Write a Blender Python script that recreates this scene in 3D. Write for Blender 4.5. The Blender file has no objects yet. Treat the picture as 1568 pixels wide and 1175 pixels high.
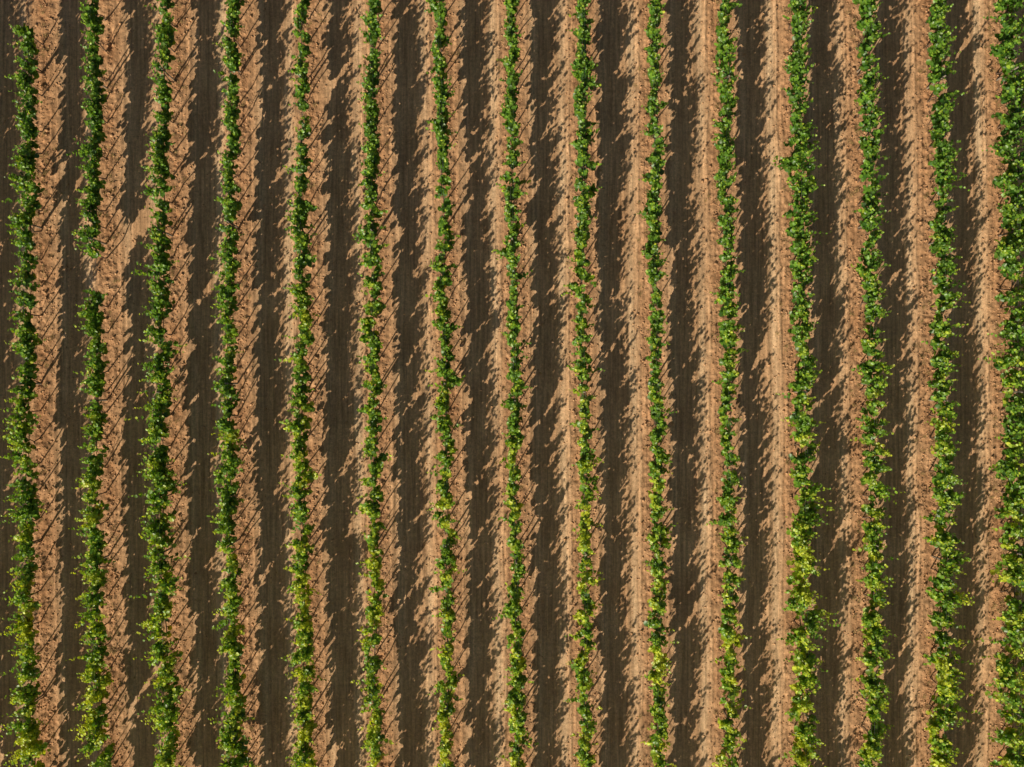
import bpy, math, numpy as np
from mathutils import Vector
rng = np.random.default_rng(11)
H=40.0; W=37.5; PXW=1568.0; ZC=1.5
EL=math.radians(30.5); AZ=math.radians(58)   # shadow direction in plan
scene=bpy.context.scene

# ---------------------------------------------------------------- helpers
TAB=np.random.default_rng(3).random((256,256))
def vn(x,y,sc,seed=0):
    x=np.asarray(x)/sc+seed*17.31; y=np.asarray(y)/sc+seed*9.73
    xi=np.floor(x).astype(int); yi=np.floor(y).astype(int)
    fx=x-xi; fy=y-yi
    fx=fx*fx*(3-2*fx); fy=fy*fy*(3-2*fy)
    a=TAB[xi&255,yi&255]; b=TAB[(xi+1)&255,yi&255]
    c=TAB[xi&255,(yi+1)&255]; d=TAB[(xi+1)&255,(yi+1)&255]
    return (a*(1-fx)+b*fx)*(1-fy)+(c*(1-fx)+d*fx)*fy
def gauss(u,c,s): return np.exp(-((u-c)/s)**2)

def make_mesh(name,verts,faces_idx,nper,mats,matidx=None,attrs=None,smooth=False):
    me=bpy.data.meshes.new(name)
    nv=len(verts); nf=len(faces_idx)//nper
    me.vertices.add(nv); me.vertices.foreach_set('co',np.ascontiguousarray(verts,dtype=np.float32).ravel())
    me.loops.add(len(faces_idx)); me.loops.foreach_set('vertex_index',np.ascontiguousarray(faces_idx,dtype=np.int32))
    me.polygons.add(nf)
    me.polygons.foreach_set('loop_start',(np.arange(nf)*nper).astype(np.int32))
    if smooth: me.polygons.foreach_set('use_smooth',np.ones(nf,dtype=bool))
    for m in mats: me.materials.append(m)
    if attrs:
        for k,v in attrs.items():
            a=me.color_attributes.new(k,'FLOAT_COLOR','POINT')
            a.data.foreach_set('color',np.ascontiguousarray(v,dtype=np.float32).ravel())
    me.update(calc_edges=True)
    ob=bpy.data.objects.new(name,me); scene.collection.objects.link(ob)
    return ob

def tubes(P0,P1,r0,r1,n=4):
    P0=np.asarray(P0);P1=np.asarray(P1);N=len(P0)
    d=P1-P0; d/=np.linalg.norm(d,axis=1,keepdims=True)+1e-9
    ref=np.where(np.abs(d[:,2:3])>0.8,np.array([[1.,0,0]]),np.array([[0,0,1.]]))
    a=np.cross(d,ref); a/=np.linalg.norm(a,axis=1,keepdims=True); b=np.cross(d,a)
    r0=np.broadcast_to(r0,(N,))[:,None]; r1=np.broadcast_to(r1,(N,))[:,None]
    V=np.zeros((N,2*n,3))
    for i in range(n):
        t=2*math.pi*i/n; o=a*math.cos(t)+b*math.sin(t)
        V[:,i]=P0+o*r0; V[:,n+i]=P1+o*r1
    F=[]
    for i in range(n):
        j=(i+1)%n; F+= [i,j,n+j,n+i]
    if n==4: F+=[4,5,6,7]
    F=np.array(F); 
    idx=(np.arange(N)[:,None]*2*n+F[None]).ravel()
    return V.reshape(-1,3), idx

# ---------------------------------------------------------------- materials
def new_mat(name):
    m=bpy.data.materials.new(name); m.use_nodes=True
    nt=m.node_tree; nt.nodes.clear(); return m,nt,nt.nodes,nt.links
def soil_mat(name,usecol=True):
    m,nt,N,L=new_mat(name)
    out=N.new('ShaderNodeOutputMaterial'); bs=N.new('ShaderNodeBsdfDiffuse')
    tc=N.new('ShaderNodeTexCoord')
    def noise(sc,det,rough=0.6,stretch=None):
        n=N.new('ShaderNodeTexNoise'); n.inputs['Scale'].default_value=sc; n.inputs['Detail'].default_value=det
        n.inputs['Roughness'].default_value=rough
        if stretch:
            mp=N.new('ShaderNodeMapping'); mp.inputs['Scale'].default_value=stretch
            L.new(tc.outputs['Object'],mp.inputs['Vector']); L.new(mp.outputs['Vector'],n.inputs['Vector'])
        else: L.new(tc.outputs['Object'],n.inputs['Vector'])
        return n
    n1=noise(0.6,3); n2=noise(8,4,0.7); n3=noise(42,3,0.75)
    r1=N.new('ShaderNodeValToRGB'); r1.color_ramp.elements[0].position=0.3; r1.color_ramp.elements[1].position=0.72
    r1.color_ramp.elements[0].color=(0.59,0.332,0.175,1); r1.color_ramp.elements[1].color=(0.74,0.45,0.25,1)
    L.new(n1.outputs['Fac'],r1.inputs['Fac'])
    cur=r1.outputs['Color']
    scl=[(n2,0.74,1.18,0.3,0.7),(n3,0.5,1.36,0.3,0.7)]
    if usecol:
        at=N.new('ShaderNodeAttribute'); at.attribute_name='soil'
        sep=N.new('ShaderNodeSeparateColor'); L.new(at.outputs['Color'],sep.inputs['Color'])
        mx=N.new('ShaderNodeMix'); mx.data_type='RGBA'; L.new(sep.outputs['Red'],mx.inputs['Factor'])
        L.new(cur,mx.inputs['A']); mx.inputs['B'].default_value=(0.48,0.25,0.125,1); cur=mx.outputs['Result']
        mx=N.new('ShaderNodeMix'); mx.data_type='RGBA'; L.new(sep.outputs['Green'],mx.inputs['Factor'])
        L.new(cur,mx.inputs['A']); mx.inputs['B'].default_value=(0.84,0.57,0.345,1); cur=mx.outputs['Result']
        n4=noise(11,3,0.6,(1,0.04,1)); scl.append((n4,0.68,1.26,0.32,0.68))
    for nn,lo,hi,p0,p1 in scl:
        mr=N.new('ShaderNodeMapRange'); L.new(nn.outputs['Fac'],mr.inputs['Value'])
        mr.inputs['From Min'].default_value=p0; mr.inputs['From Max'].default_value=p1
        mr.inputs['To Min'].default_value=lo; mr.inputs['To Max'].default_value=hi
        mv=N.new('ShaderNodeVectorMath'); mv.operation='SCALE'
        L.new(cur,mv.inputs[0]); L.new(mr.outputs['Result'],mv.inputs['Scale']); cur=mv.outputs['Vector']
    L.new(cur,bs.inputs['Color'])
    b1=N.new('ShaderNodeBump'); b1.inputs['Strength'].default_value=0.6; b1.inputs['Distance'].default_value=0.035
    L.new(n3.outputs['Fac'],b1.inputs['Height'])
    L.new(b1.outputs['Normal'],bs.inputs['Normal'])
    L.new(bs.outputs['BSDF'],out.inputs['Surface'])
    return m
def leaf_mat():
    m,nt,N,L=new_mat('vine_leaf')
    out=N.new('ShaderNodeOutputMaterial')
    at=N.new('ShaderNodeAttribute'); at.attribute_name='leafcol'
    bs=N.new('ShaderNodeBsdfPrincipled'); bs.inputs['Roughness'].default_value=0.40
    bs.inputs['Specular IOR Level'].default_value=0.5
    L.new(at.outputs['Color'],bs.inputs['Base Color'])
    tr=N.new('ShaderNodeBsdfTranslucent')
    mv=N.new('ShaderNodeVectorMath'); mv.operation='MULTIPLY'; mv.inputs[1].default_value=(1.9,1.8,0.45)
    L.new(at.outputs['Color'],mv.inputs[0]); L.new(mv.outputs['Vector'],tr.inputs['Color'])
    mx=N.new('ShaderNodeMixShader'); mx.inputs[0].default_value=0.36
    L.new(bs.outputs['BSDF'],mx.inputs[1]); L.new(tr.outputs['BSDF'],mx.inputs[2])
    L.new(mx.outputs['Shader'],out.inputs['Surface']); return m
def simple(name,c0,c1,sc,rough=0.9):
    m,nt,N,L=new_mat(name)
    out=N.new('ShaderNodeOutputMaterial'); bs=N.new('ShaderNodeBsdfPrincipled'); bs.inputs['Roughness'].default_value=rough
    tc=N.new('ShaderNodeTexCoord'); n=N.new('ShaderNodeTexNoise'); n.inputs['Scale'].default_value=sc; n.inputs['Detail'].default_value=2
    L.new(tc.outputs['Object'],n.inputs['Vector'])
    r=N.new('ShaderNodeValToRGB'); r.color_ramp.elements[0].position=0.35; r.color_ramp.elements[1].position=0.65
    r.color_ramp.elements[0].color=(*c0,1); r.color_ramp.elements[1].color=(*c1,1)
    L.new(n.outputs['Fac'],r.inputs['Fac']); L.new(r.outputs['Color'],bs.inputs['Base Color'])
    L.new(bs.outputs['BSDF'],out.inputs['Surface']); return m
M_soil=soil_mat('soil'); M_clod=soil_mat('soil_clod',False); M_leaf=leaf_mat()
M_bark=simple('vine_bark',(0.09,0.055,0.035),(0.18,0.12,0.08),30)
M_post=simple('weathered_wood',(0.16,0.13,0.10),(0.30,0.25,0.19),25)
M_wire=simple('galvanised_wire',(0.25,0.25,0.25),(0.4,0.4,0.4),10,0.5)
M_dry=simple('dry_grass',(0.26,0.17,0.06),(0.42,0.31,0.13),3)

# ---------------------------------------------------------------- rows
PY=np.array([0,300,600,900,1176.])
def wx(px,z=ZC): return (px-784)/PXW*W*(H-z)/H
def wy(py,z=ZC): return (588-py)/PXW*W*(H-z)/H
R=[[37,38,33,37,42],[138,142,138,143,148],[248,245,240,248,252],[352,350,348,352,357],
[460,460,458,462,465],[567,568,570,570,573],[673,677,680,682,685],[782,784,788,790,793],
[892,893,895,895,897],[1003,1005,1007,1010,1010],[1112,1115,1118,1120,1122],[1222,1228,1232,1233,1235],
[1330,1335,1340,1342,1340],[1443,1447,1448,1450,1447],[1554,1558,1560,1560,1558]]
WD=[[27,31,32,37,43],[27,28,31,34,36],[27,31,39,43,41],[25,29,31,33,37],[25,29,33,33,34],[24,29,29,31,32],
[25,27,29,28,29],[25,27,27,28,30],[25,28,29,29,32],[24,27,27,30,28],[27,29,29,29,31],[31,39,37,43,41],
[27,31,33,37,33],[29,31,35,41,37],[46,50,50,55,58]]
R=np.array(R,float); WD=np.array(WD,float)
for k in range(2):
    R=np.vstack([R[0]-108,R]); WD=np.vstack([WD[0]*0+34,WD])
for k in range(3):
    R=np.vstack([R,R[-1]+110]); WD=np.vstack([WD,WD[0]*0+38])
NR=len(R); OFF=2
YMAX=18.5
COEF=[np.polyfit(wy(PY),wx(r),3) for r in R]
def rowx(i,y):
    yc=np.clip(y,-15.5,15.5)
    return np.polyval(COEF[i],yc)+0.10*(vn(y,y*0+i*3.3,2.3,5)-0.5)
def roww(i,y): return np.interp(y,wy(PY)[::-1],(WD[i]/PXW*W)[::-1])
gaps={OFF+0:[(-80,38,0.0)],OFF+1:[(394,442,0.03)],OFF+4:[(166,186,0.3)],OFF+5:[(60,75,0.6)],OFF+9:[(10,40,0.7)],
      OFF+13:[(300,330,0.6)],OFF+12:[(60,80,0.6)]}

# ground -----------------------------------------------------------
def axis(lim,step,far=3000):
    c=list(np.arange(0,lim+1e-6,step)); s=step
    while c[-1]<far: s*=1.35; c.append(c[-1]+s)
    c=np.array(c); return np.concatenate([-c[:0:-1],c])
ax=axis(20.5,0.040); ay=axis(16.0,0.045)
X,Y=np.meshgrid(ax,ay)
rows_at=np.array([rowx(i,ay) for i in range(NR)])
U=np.full(X.shape,9.9); RI=np.zeros(X.shape)
for i in range(NR):
    d=X-rows_at[i][:,None]; m=np.abs(d)<np.abs(U); U=np.where(m,d,U); RI=np.where(m,i,RI)
UW=U+0.10*(vn(X,Y,1.1,1)-0.5)
def ground_z(X,Y,U,UW):
    inside=(np.abs(U)<2.0)
    berm=gauss(UW,0.0,0.30)
    rough=0.16+1.0*gauss(UW,0.04,0.44)
    f=(vn(X,Y,0.30,2)-0.5)*0.045+(vn(X,Y,0.14,3)-0.5)*0.055+(vn(X,Y,0.07,4)-0.5)*0.05
    z=0.03*berm+f*rough
    tr=np.maximum(gauss(UW,-0.72,0.17),gauss(UW,0.80,0.17))
    z-=0.02*tr
    rag=0.25+1.1*vn(X,Y*0.5,0.14,6)
    z+=0.028*(1.3*gauss(UW,-0.46,0.045)+0.8*gauss(UW,0.55,0.045)+0.8*gauss(UW,-0.95,0.045)+0.5*gauss(UW,0.30,0.04)+0.6*gauss(UW,-0.28,0.04))*rag
    z+=0.038*(vn(X,Y*0.04,0.12,14)-0.5)*(0.5+0.5*gauss(UW,-0.1,0.8))
    tread=np.abs(((Y+0.6*np.abs(np.abs(UW)-0.75))/0.2)%1-0.5)*2
    z+=0.010*(tread-0.5)*gauss(np.abs(UW),0.75,0.12)*np.clip(vn(X,Y*0.4,2.5,8)*3-1.4,0,1)
    return np.where(inside,z,0)+0.03*(vn(X,Y,3.5,9)-0.5)
Z=ground_z(X,Y,U,UW)
nx,ny=len(ax),len(ay)
V=np.stack([X,Y,Z],-1).reshape(-1,3)
ii=np.arange(ny-1)[:,None]*nx+np.arange(nx-1)[None]
F=np.stack([ii,ii+1,ii+1+nx,ii+nx],-1).ravel()
rv=vn(RI*7.3,Y*0.12,1.0,17)
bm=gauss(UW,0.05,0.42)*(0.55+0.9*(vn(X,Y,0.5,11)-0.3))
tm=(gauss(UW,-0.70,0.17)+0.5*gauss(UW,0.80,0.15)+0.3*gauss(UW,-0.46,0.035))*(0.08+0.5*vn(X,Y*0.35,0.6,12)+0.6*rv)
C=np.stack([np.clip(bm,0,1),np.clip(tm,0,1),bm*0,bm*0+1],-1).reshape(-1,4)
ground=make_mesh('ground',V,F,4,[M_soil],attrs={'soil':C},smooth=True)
def gz(x,i,y):
    u=x-rowx(i,y); return ground_z(x,y,u,u+0.10*(vn(x,y,1.1,1)-0.5))

def clods():
    n=100000
    i=rng.integers(0,NR,n); y=rng.uniform(-15.5,15.5,n)
    wide=rng.random(n)<0.35
    u=np.where(wide,rng.uniform(-1.25,1.25,n),rng.normal(0.05,0.32,n))
    x=np.zeros(n); z=np.zeros(n)
    for k in range(NR):
        m=i==k; x[m]=rowx(k,y[m])+u[m]; z[m]=gz(x[m],k,y[m])
    s=0.010+rng.gamma(1.6,0.0075,n); s=np.minimum(s,0.065); s[wide]*=0.7
    base=np.array([[1,0,0],[0,1,0],[-1,0,0],[0,-1,0],[0,0,.8],[0,0,-.8]],float)
    V=base[None]*(0.65+0.7*rng.random((n,6,1)))+rng.normal(0,0.12,(n,6,3))
    a=rng.random(n)*6.28; ca,sa=np.cos(a)[:,None],np.sin(a)[:,None]
    V=np.stack([V[...,0]*ca-V[...,1]*sa,V[...,0]*sa+V[...,1]*ca,V[...,2]],-1)*s[:,None,None]
    V+=np.stack([x,y,z+s*0.3],-1)[:,None]
    T=np.array([0,1,4,1,2,4,2,3,4,3,0,4,1,0,5,2,1,5,3,2,5,0,3,5])
    F=(np.arange(n)[:,None]*6+T[None]).ravel()
    make_mesh('soil_clods',V.reshape(-1,3),F,3,[M_clod])
clods()

def dry():
    nt=3600; i=rng.integers(0,NR,nt); y=rng.uniform(-15.5,15.5,nt); u=rng.normal(0.0,0.24,nt)
    dens=vn(i*5.0,y,1.7,21); keep=dens>0.48; i,y,u=i[keep],y[keep],u[keep]; nt=len(i)
    x=np.zeros(nt); z=np.zeros(nt)
    for k in range(NR):
        m=i==k; x[m]=rowx(k,y[m])+u[m]; z[m]=gz(x[m],k,y[m])
    nb=22; n=nt*nb
    P=np.repeat(np.stack([x,y,z],-1),nb,0)+np.concatenate([rng.normal(0,0.035,(n,2)),np.zeros((n,1))],1)
    a=rng.random(n)*6.28; l=rng.uniform(0.05,0.17,n); t=rng.uniform(0.3,1.3,n)
    D=np.stack([np.cos(a)*np.sin(t),np.sin(a)*np.sin(t),np.cos(t)],-1)*l[:,None]
    S=np.stack([-np.sin(a),np.cos(a),a*0],-1)*0.006
    V=np.stack([P-S,P+S,P+D],1).reshape(-1,3)
    make_mesh('dry_grass',V,np.arange(n*3),3,[M_dry])
dry()

# vine rows -------------------------------------------------------
LF=np.array([[0,-0.5,0],[0,0.02,-0.06],[0,0.55,0.0],[0.5,-0.30,0.10],[0.46,0.30,0.12],[-0.5,-0.30,0.10],[-0.46,0.30,0.12]])
def norm(v): return v/(np.linalg.norm(v,axis=-1,keepdims=True)+1e-9)
def leaves(P,size,outx,col):
    n=len(P)
    N=norm(np.stack([outx*0.35-0.20,np.full(n,-0.28),np.full(n,0.52)],-1)+rng.normal(0,0.52,(n,3)))
    A=norm(np.cross(N,norm(rng.normal(0,1,(n,3))))); B=np.cross(N,A)
    V=(LF[None,:,0:1]*A[:,None]+LF[None,:,1:2]*B[:,None]+LF[None,:,2:3]*N[:,None])*size[:,None,None]
    V=V+P[:,None]
    tri=np.array([0,3,1, 3,4,1, 1,4,2, 0,1,5, 5,1,6, 1,2,6])
    F=(np.arange(n)[:,None]*7+tri[None]).ravel()
    C=np.repeat(np.concatenate([col,np.ones((n,1))],1),7,0)
    return V.reshape(-1,3),F,C
def build_row(i):
    nsp=int(2*YMAX/0.165)                       # spurs along the cordon
    ys=np.linspace(-YMAX,YMAX,nsp)+rng.normal(0,0.05,nsp)
    vig=np.clip(rng.gamma(4.5,0.222,nsp)*(0.70+0.62*vn(ys,ys*0+i*7.7,0.8,31)),0.36,2.3)
    cnt=1+rng.poisson(2.6*vig*np.clip(roww(i,ys)/0.70,0.88,1.35))
    y=np.repeat(ys,cnt)+0.0; vg=np.repeat(vig,cnt); clx=np.repeat(rng.normal(0,0.09,nsp),cnt); n=len(y)
    lean=np.repeat(rng.normal(0,0.13,nsp),cnt)
    y=y+rng.normal(0,0.05,n); w=roww(i,y); ws=w/0.72
    keep=np.ones(n,bool); py=588-y/(W/PXW*(H-ZC)/H)
    for (a,b,f) in gaps.get(i,[]): keep&=~((py>a)&(py<b)&(rng.random(n)>f))
    y,w,ws,vg,clx,lean=(q[keep] for q in (y,w,ws,vg,clx,lean)); n=len(y)
    x=rowx(i,y)+(clx+rng.normal(0,0.055,n))*ws**1.5
    z=0.98+rng.normal(0,0.08,n)
    L=(0.38+0.34*rng.random(n)+0.27*np.clip(vg,0.3,1.7))*np.clip(ws,0.92,1.10)
    tall=rng.random(n)<0.20; L[tall]*=rng.uniform(1.2,1.75,tall.sum())
    L=np.minimum(L,1.5)
    sx=(lean+rng.normal(0,0.13,n))*ws; stray=rng.random(n)<0.09
    sx[stray]=np.sign(rng.normal(0,1,stray.sum()))*rng.uniform(0.3,0.70,stray.sum())*ws[stray]; L[stray]*=0.8
    sx[tall&~stray]*=0.7
    sy=rng.normal(0,0.11,n)
    droop=rng.uniform(0.05,0.35,n)*(np.abs(sx)>0.27)
    nl=13
    t=(np.arange(nl)[None]+rng.random((n,nl)))/nl
    def at(t):
        return np.stack([x[:,None]+sx[:,None]*t**1.2,y[:,None]+sy[:,None]*t,z[:,None]+L[:,None]*t-droop[:,None]*t*t],-1)
    P=at(t)
    pet=norm(rng.normal(0,1,(n,nl,3)))*(0.10*(1-t)**0.8+0.016)[...,None]*(0.5+0.75*w[:,None,None])
    P=P+pet
    size=(0.176-0.116*t**1.3)*rng.uniform(0.72,1.22,(n,nl))
    yy=P[...,1].ravel(); xx=P[...,0].ravel()
    pn=0.2*vn(xx,yy,1.8,41)+0.8*vn(xx,yy,0.33,42)
    backlit_grad=np.clip((9-yy)/21,0,1)  # yellow of backlit leaves painted into leaf colour, stronger toward low y
    yel=0.15+np.clip((pn-0.44)*1.5,0,1)*(0.15+0.85*backlit_grad)+0.34*(t.ravel()**2)+rng.normal(0,0.18,n*nl)+0.22*backlit_grad
    yel=np.clip(yel,0,1)[:,None]
    c0=np.array([0.056,0.155,0.020]); c1=np.array([0.185,0.345,0.032]); c2=np.array([0.54,0.59,0.05])
    col=np.where(yel<0.5,c0+(c1-c0)*yel*2,c1+(c2-c1)*(yel*2-1))
    col=col*rng.uniform(0.6,1.3,(n*nl,1))
    outx=np.sign(xx-rowx(i,yy))
    LV,LFc,LC=leaves(P.reshape(-1,3),size.ravel(),outx,col)
    parent=bpy.data.objects.new('grapevine_row',None); scene.collection.objects.link(parent)
    fo=make_mesh('foliage',LV,LFc,3,[M_leaf],attrs={'leafcol':LC}); fo.parent=parent
    pts=[at(np.full((n,1),v))[:,0] for v in (0,0.5,1.0)]
    v1,f1=tubes(pts[0],pts[1],0.006,0.005,3); v2,f2=tubes(pts[1],pts[2],0.005,0.002,3)
    tn=len(np.arange(-YMAX+0.3,YMAX,0.95))
    ty=np.arange(-YMAX+0.3,YMAX,0.95)+rng.normal(0,0.13,tn)
    tpy=588-ty/(W/PXW*(H-ZC)/H); ok=np.ones(len(ty),bool)
    for (a,b,f) in gaps.get(i,[]): 
        if f<0.1: ok&=~((tpy>a)&(tpy<b))
    ty=ty[ok]; m=len(ty); tx=rowx(i,ty); g=gz(tx,i,ty)
    a=np.stack([tx,ty,g-0.05],-1); b=a+np.stack([rng.normal(0,0.05,m),rng.normal(0,0.06,m),np.full(m,0.55)],-1)
    c=np.stack([tx+rng.normal(0,0.03,m),ty+rng.normal(0,0.07,m),np.full(m,0.98)],-1)
    segs=[(v1,f1),(v2,f2),tubes(a,b,0.027,0.020,6),tubes(b,c,0.020,0.018,6)]
    for sgn in (-1,1):
        e=c+np.stack([rng.normal(0,0.03,m),sgn*np.full(m,0.46),rng.normal(0.04,0.03,m)],-1)
        segs.append(tubes(c,e,0.02,0.013,6))
    s=rng.random(m)<0.25
    a2=a[s]+np.stack([np.zeros(s.sum()),rng.uniform(0.1,0.4,s.sum()),np.zeros(s.sum())],-1)
    b2=a2+np.stack([rng.normal(0,0.05,s.sum()),rng.normal(0.1,0.08,s.sum()),np.full(s.sum(),1.05)],-1)
    segs.append(tubes(a2,b2,0.011,0.009,6))
    VV=[];FF=[];o=0
    for v,f in segs: VV.append(v);FF.append(f+o);o+=len(v)
    st=make_mesh('trunks_and_canes',np.vstack(VV),np.concatenate(FF),4,[M_bark]); st.parent=parent
    po=np.arange(-YMAX+0.8,YMAX,5.7)+ (i%3)*0.3
    px_=rowx(i,po); g=gz(px_,i,po)
    v,f=tubes(np.stack([px_,po,g-0.1],-1),np.stack([px_+0.01,po,g*0+1.72],-1),0.036,0.032,4)
    p=make_mesh('posts',v,f,4,[M_post]); p.parent=parent
    wyv=np.arange(-YMAX,YMAX+0.1,1.0); A=[];B=[]
    for zz,dx in ((0.98,0),(1.3,0.05),(1.3,-0.05),(1.6,0.04),(1.6,-0.04)):
        xs=rowx(i,wyv)+dx; q=np.stack([xs,wyv,xs*0+zz],-1); A.append(q[:-1]);B.append(q[1:])
    v,f=tubes(np.vstack(A),np.vstack(B),0.0018,0.0018,4)
    wi=make_mesh('trellis_wires',v,f,4,[M_wire]); wi.parent=parent
for i in range(NR): build_row(i)

# ---------------------------------------------------------------- light
d=Vector((math.cos(AZ)*math.cos(EL),math.sin(AZ)*math.cos(EL),-math.sin(EL)))
sd=bpy.data.lights.new('sun','SUN'); sd.energy=5.0; sd.angle=math.radians(0.6); sd.color=(1.0,0.90,0.71)
so=bpy.data.objects.new('sun',sd); scene.collection.objects.link(so); so.rotation_euler=d.to_track_quat('-Z','Y').to_euler()
so.location=(-20,-30,30)
w=bpy.data.worlds.new('World'); scene.world=w; w.use_nodes=True
nt=w.node_tree; nt.nodes.clear()
sk=nt.nodes.new('ShaderNodeTexSky'); sk.sky_type='NISHITA'; sk.sun_disc=False; sk.sun_elevation=EL
sk.sun_rotation=math.atan2(-math.cos(AZ),-math.sin(AZ))%(2*math.pi); sk.dust_density=2.0
bg=nt.nodes.new('ShaderNodeBackground'); bg.inputs['Strength'].default_value=0.05
wo=nt.nodes.new('ShaderNodeOutputWorld'); nt.links.new(sk.outputs[0],bg.inputs[0]); nt.links.new(bg.outputs[0],wo.inputs[0])
scene.view_settings.view_transform='Standard'; scene.view_settings.look='None'; scene.view_settings.exposure=0
cam=bpy.data.cameras.new('camera'); co=bpy.data.objects.new('camera',cam); scene.collection.objects.link(co)
co.location=(0,0,H); co.rotation_euler=(0,0,0); cam.sensor_width=36; cam.sensor_fit='HORIZONTAL'; cam.lens=36*H/W
cam.clip_end=10000; scene.camera=co
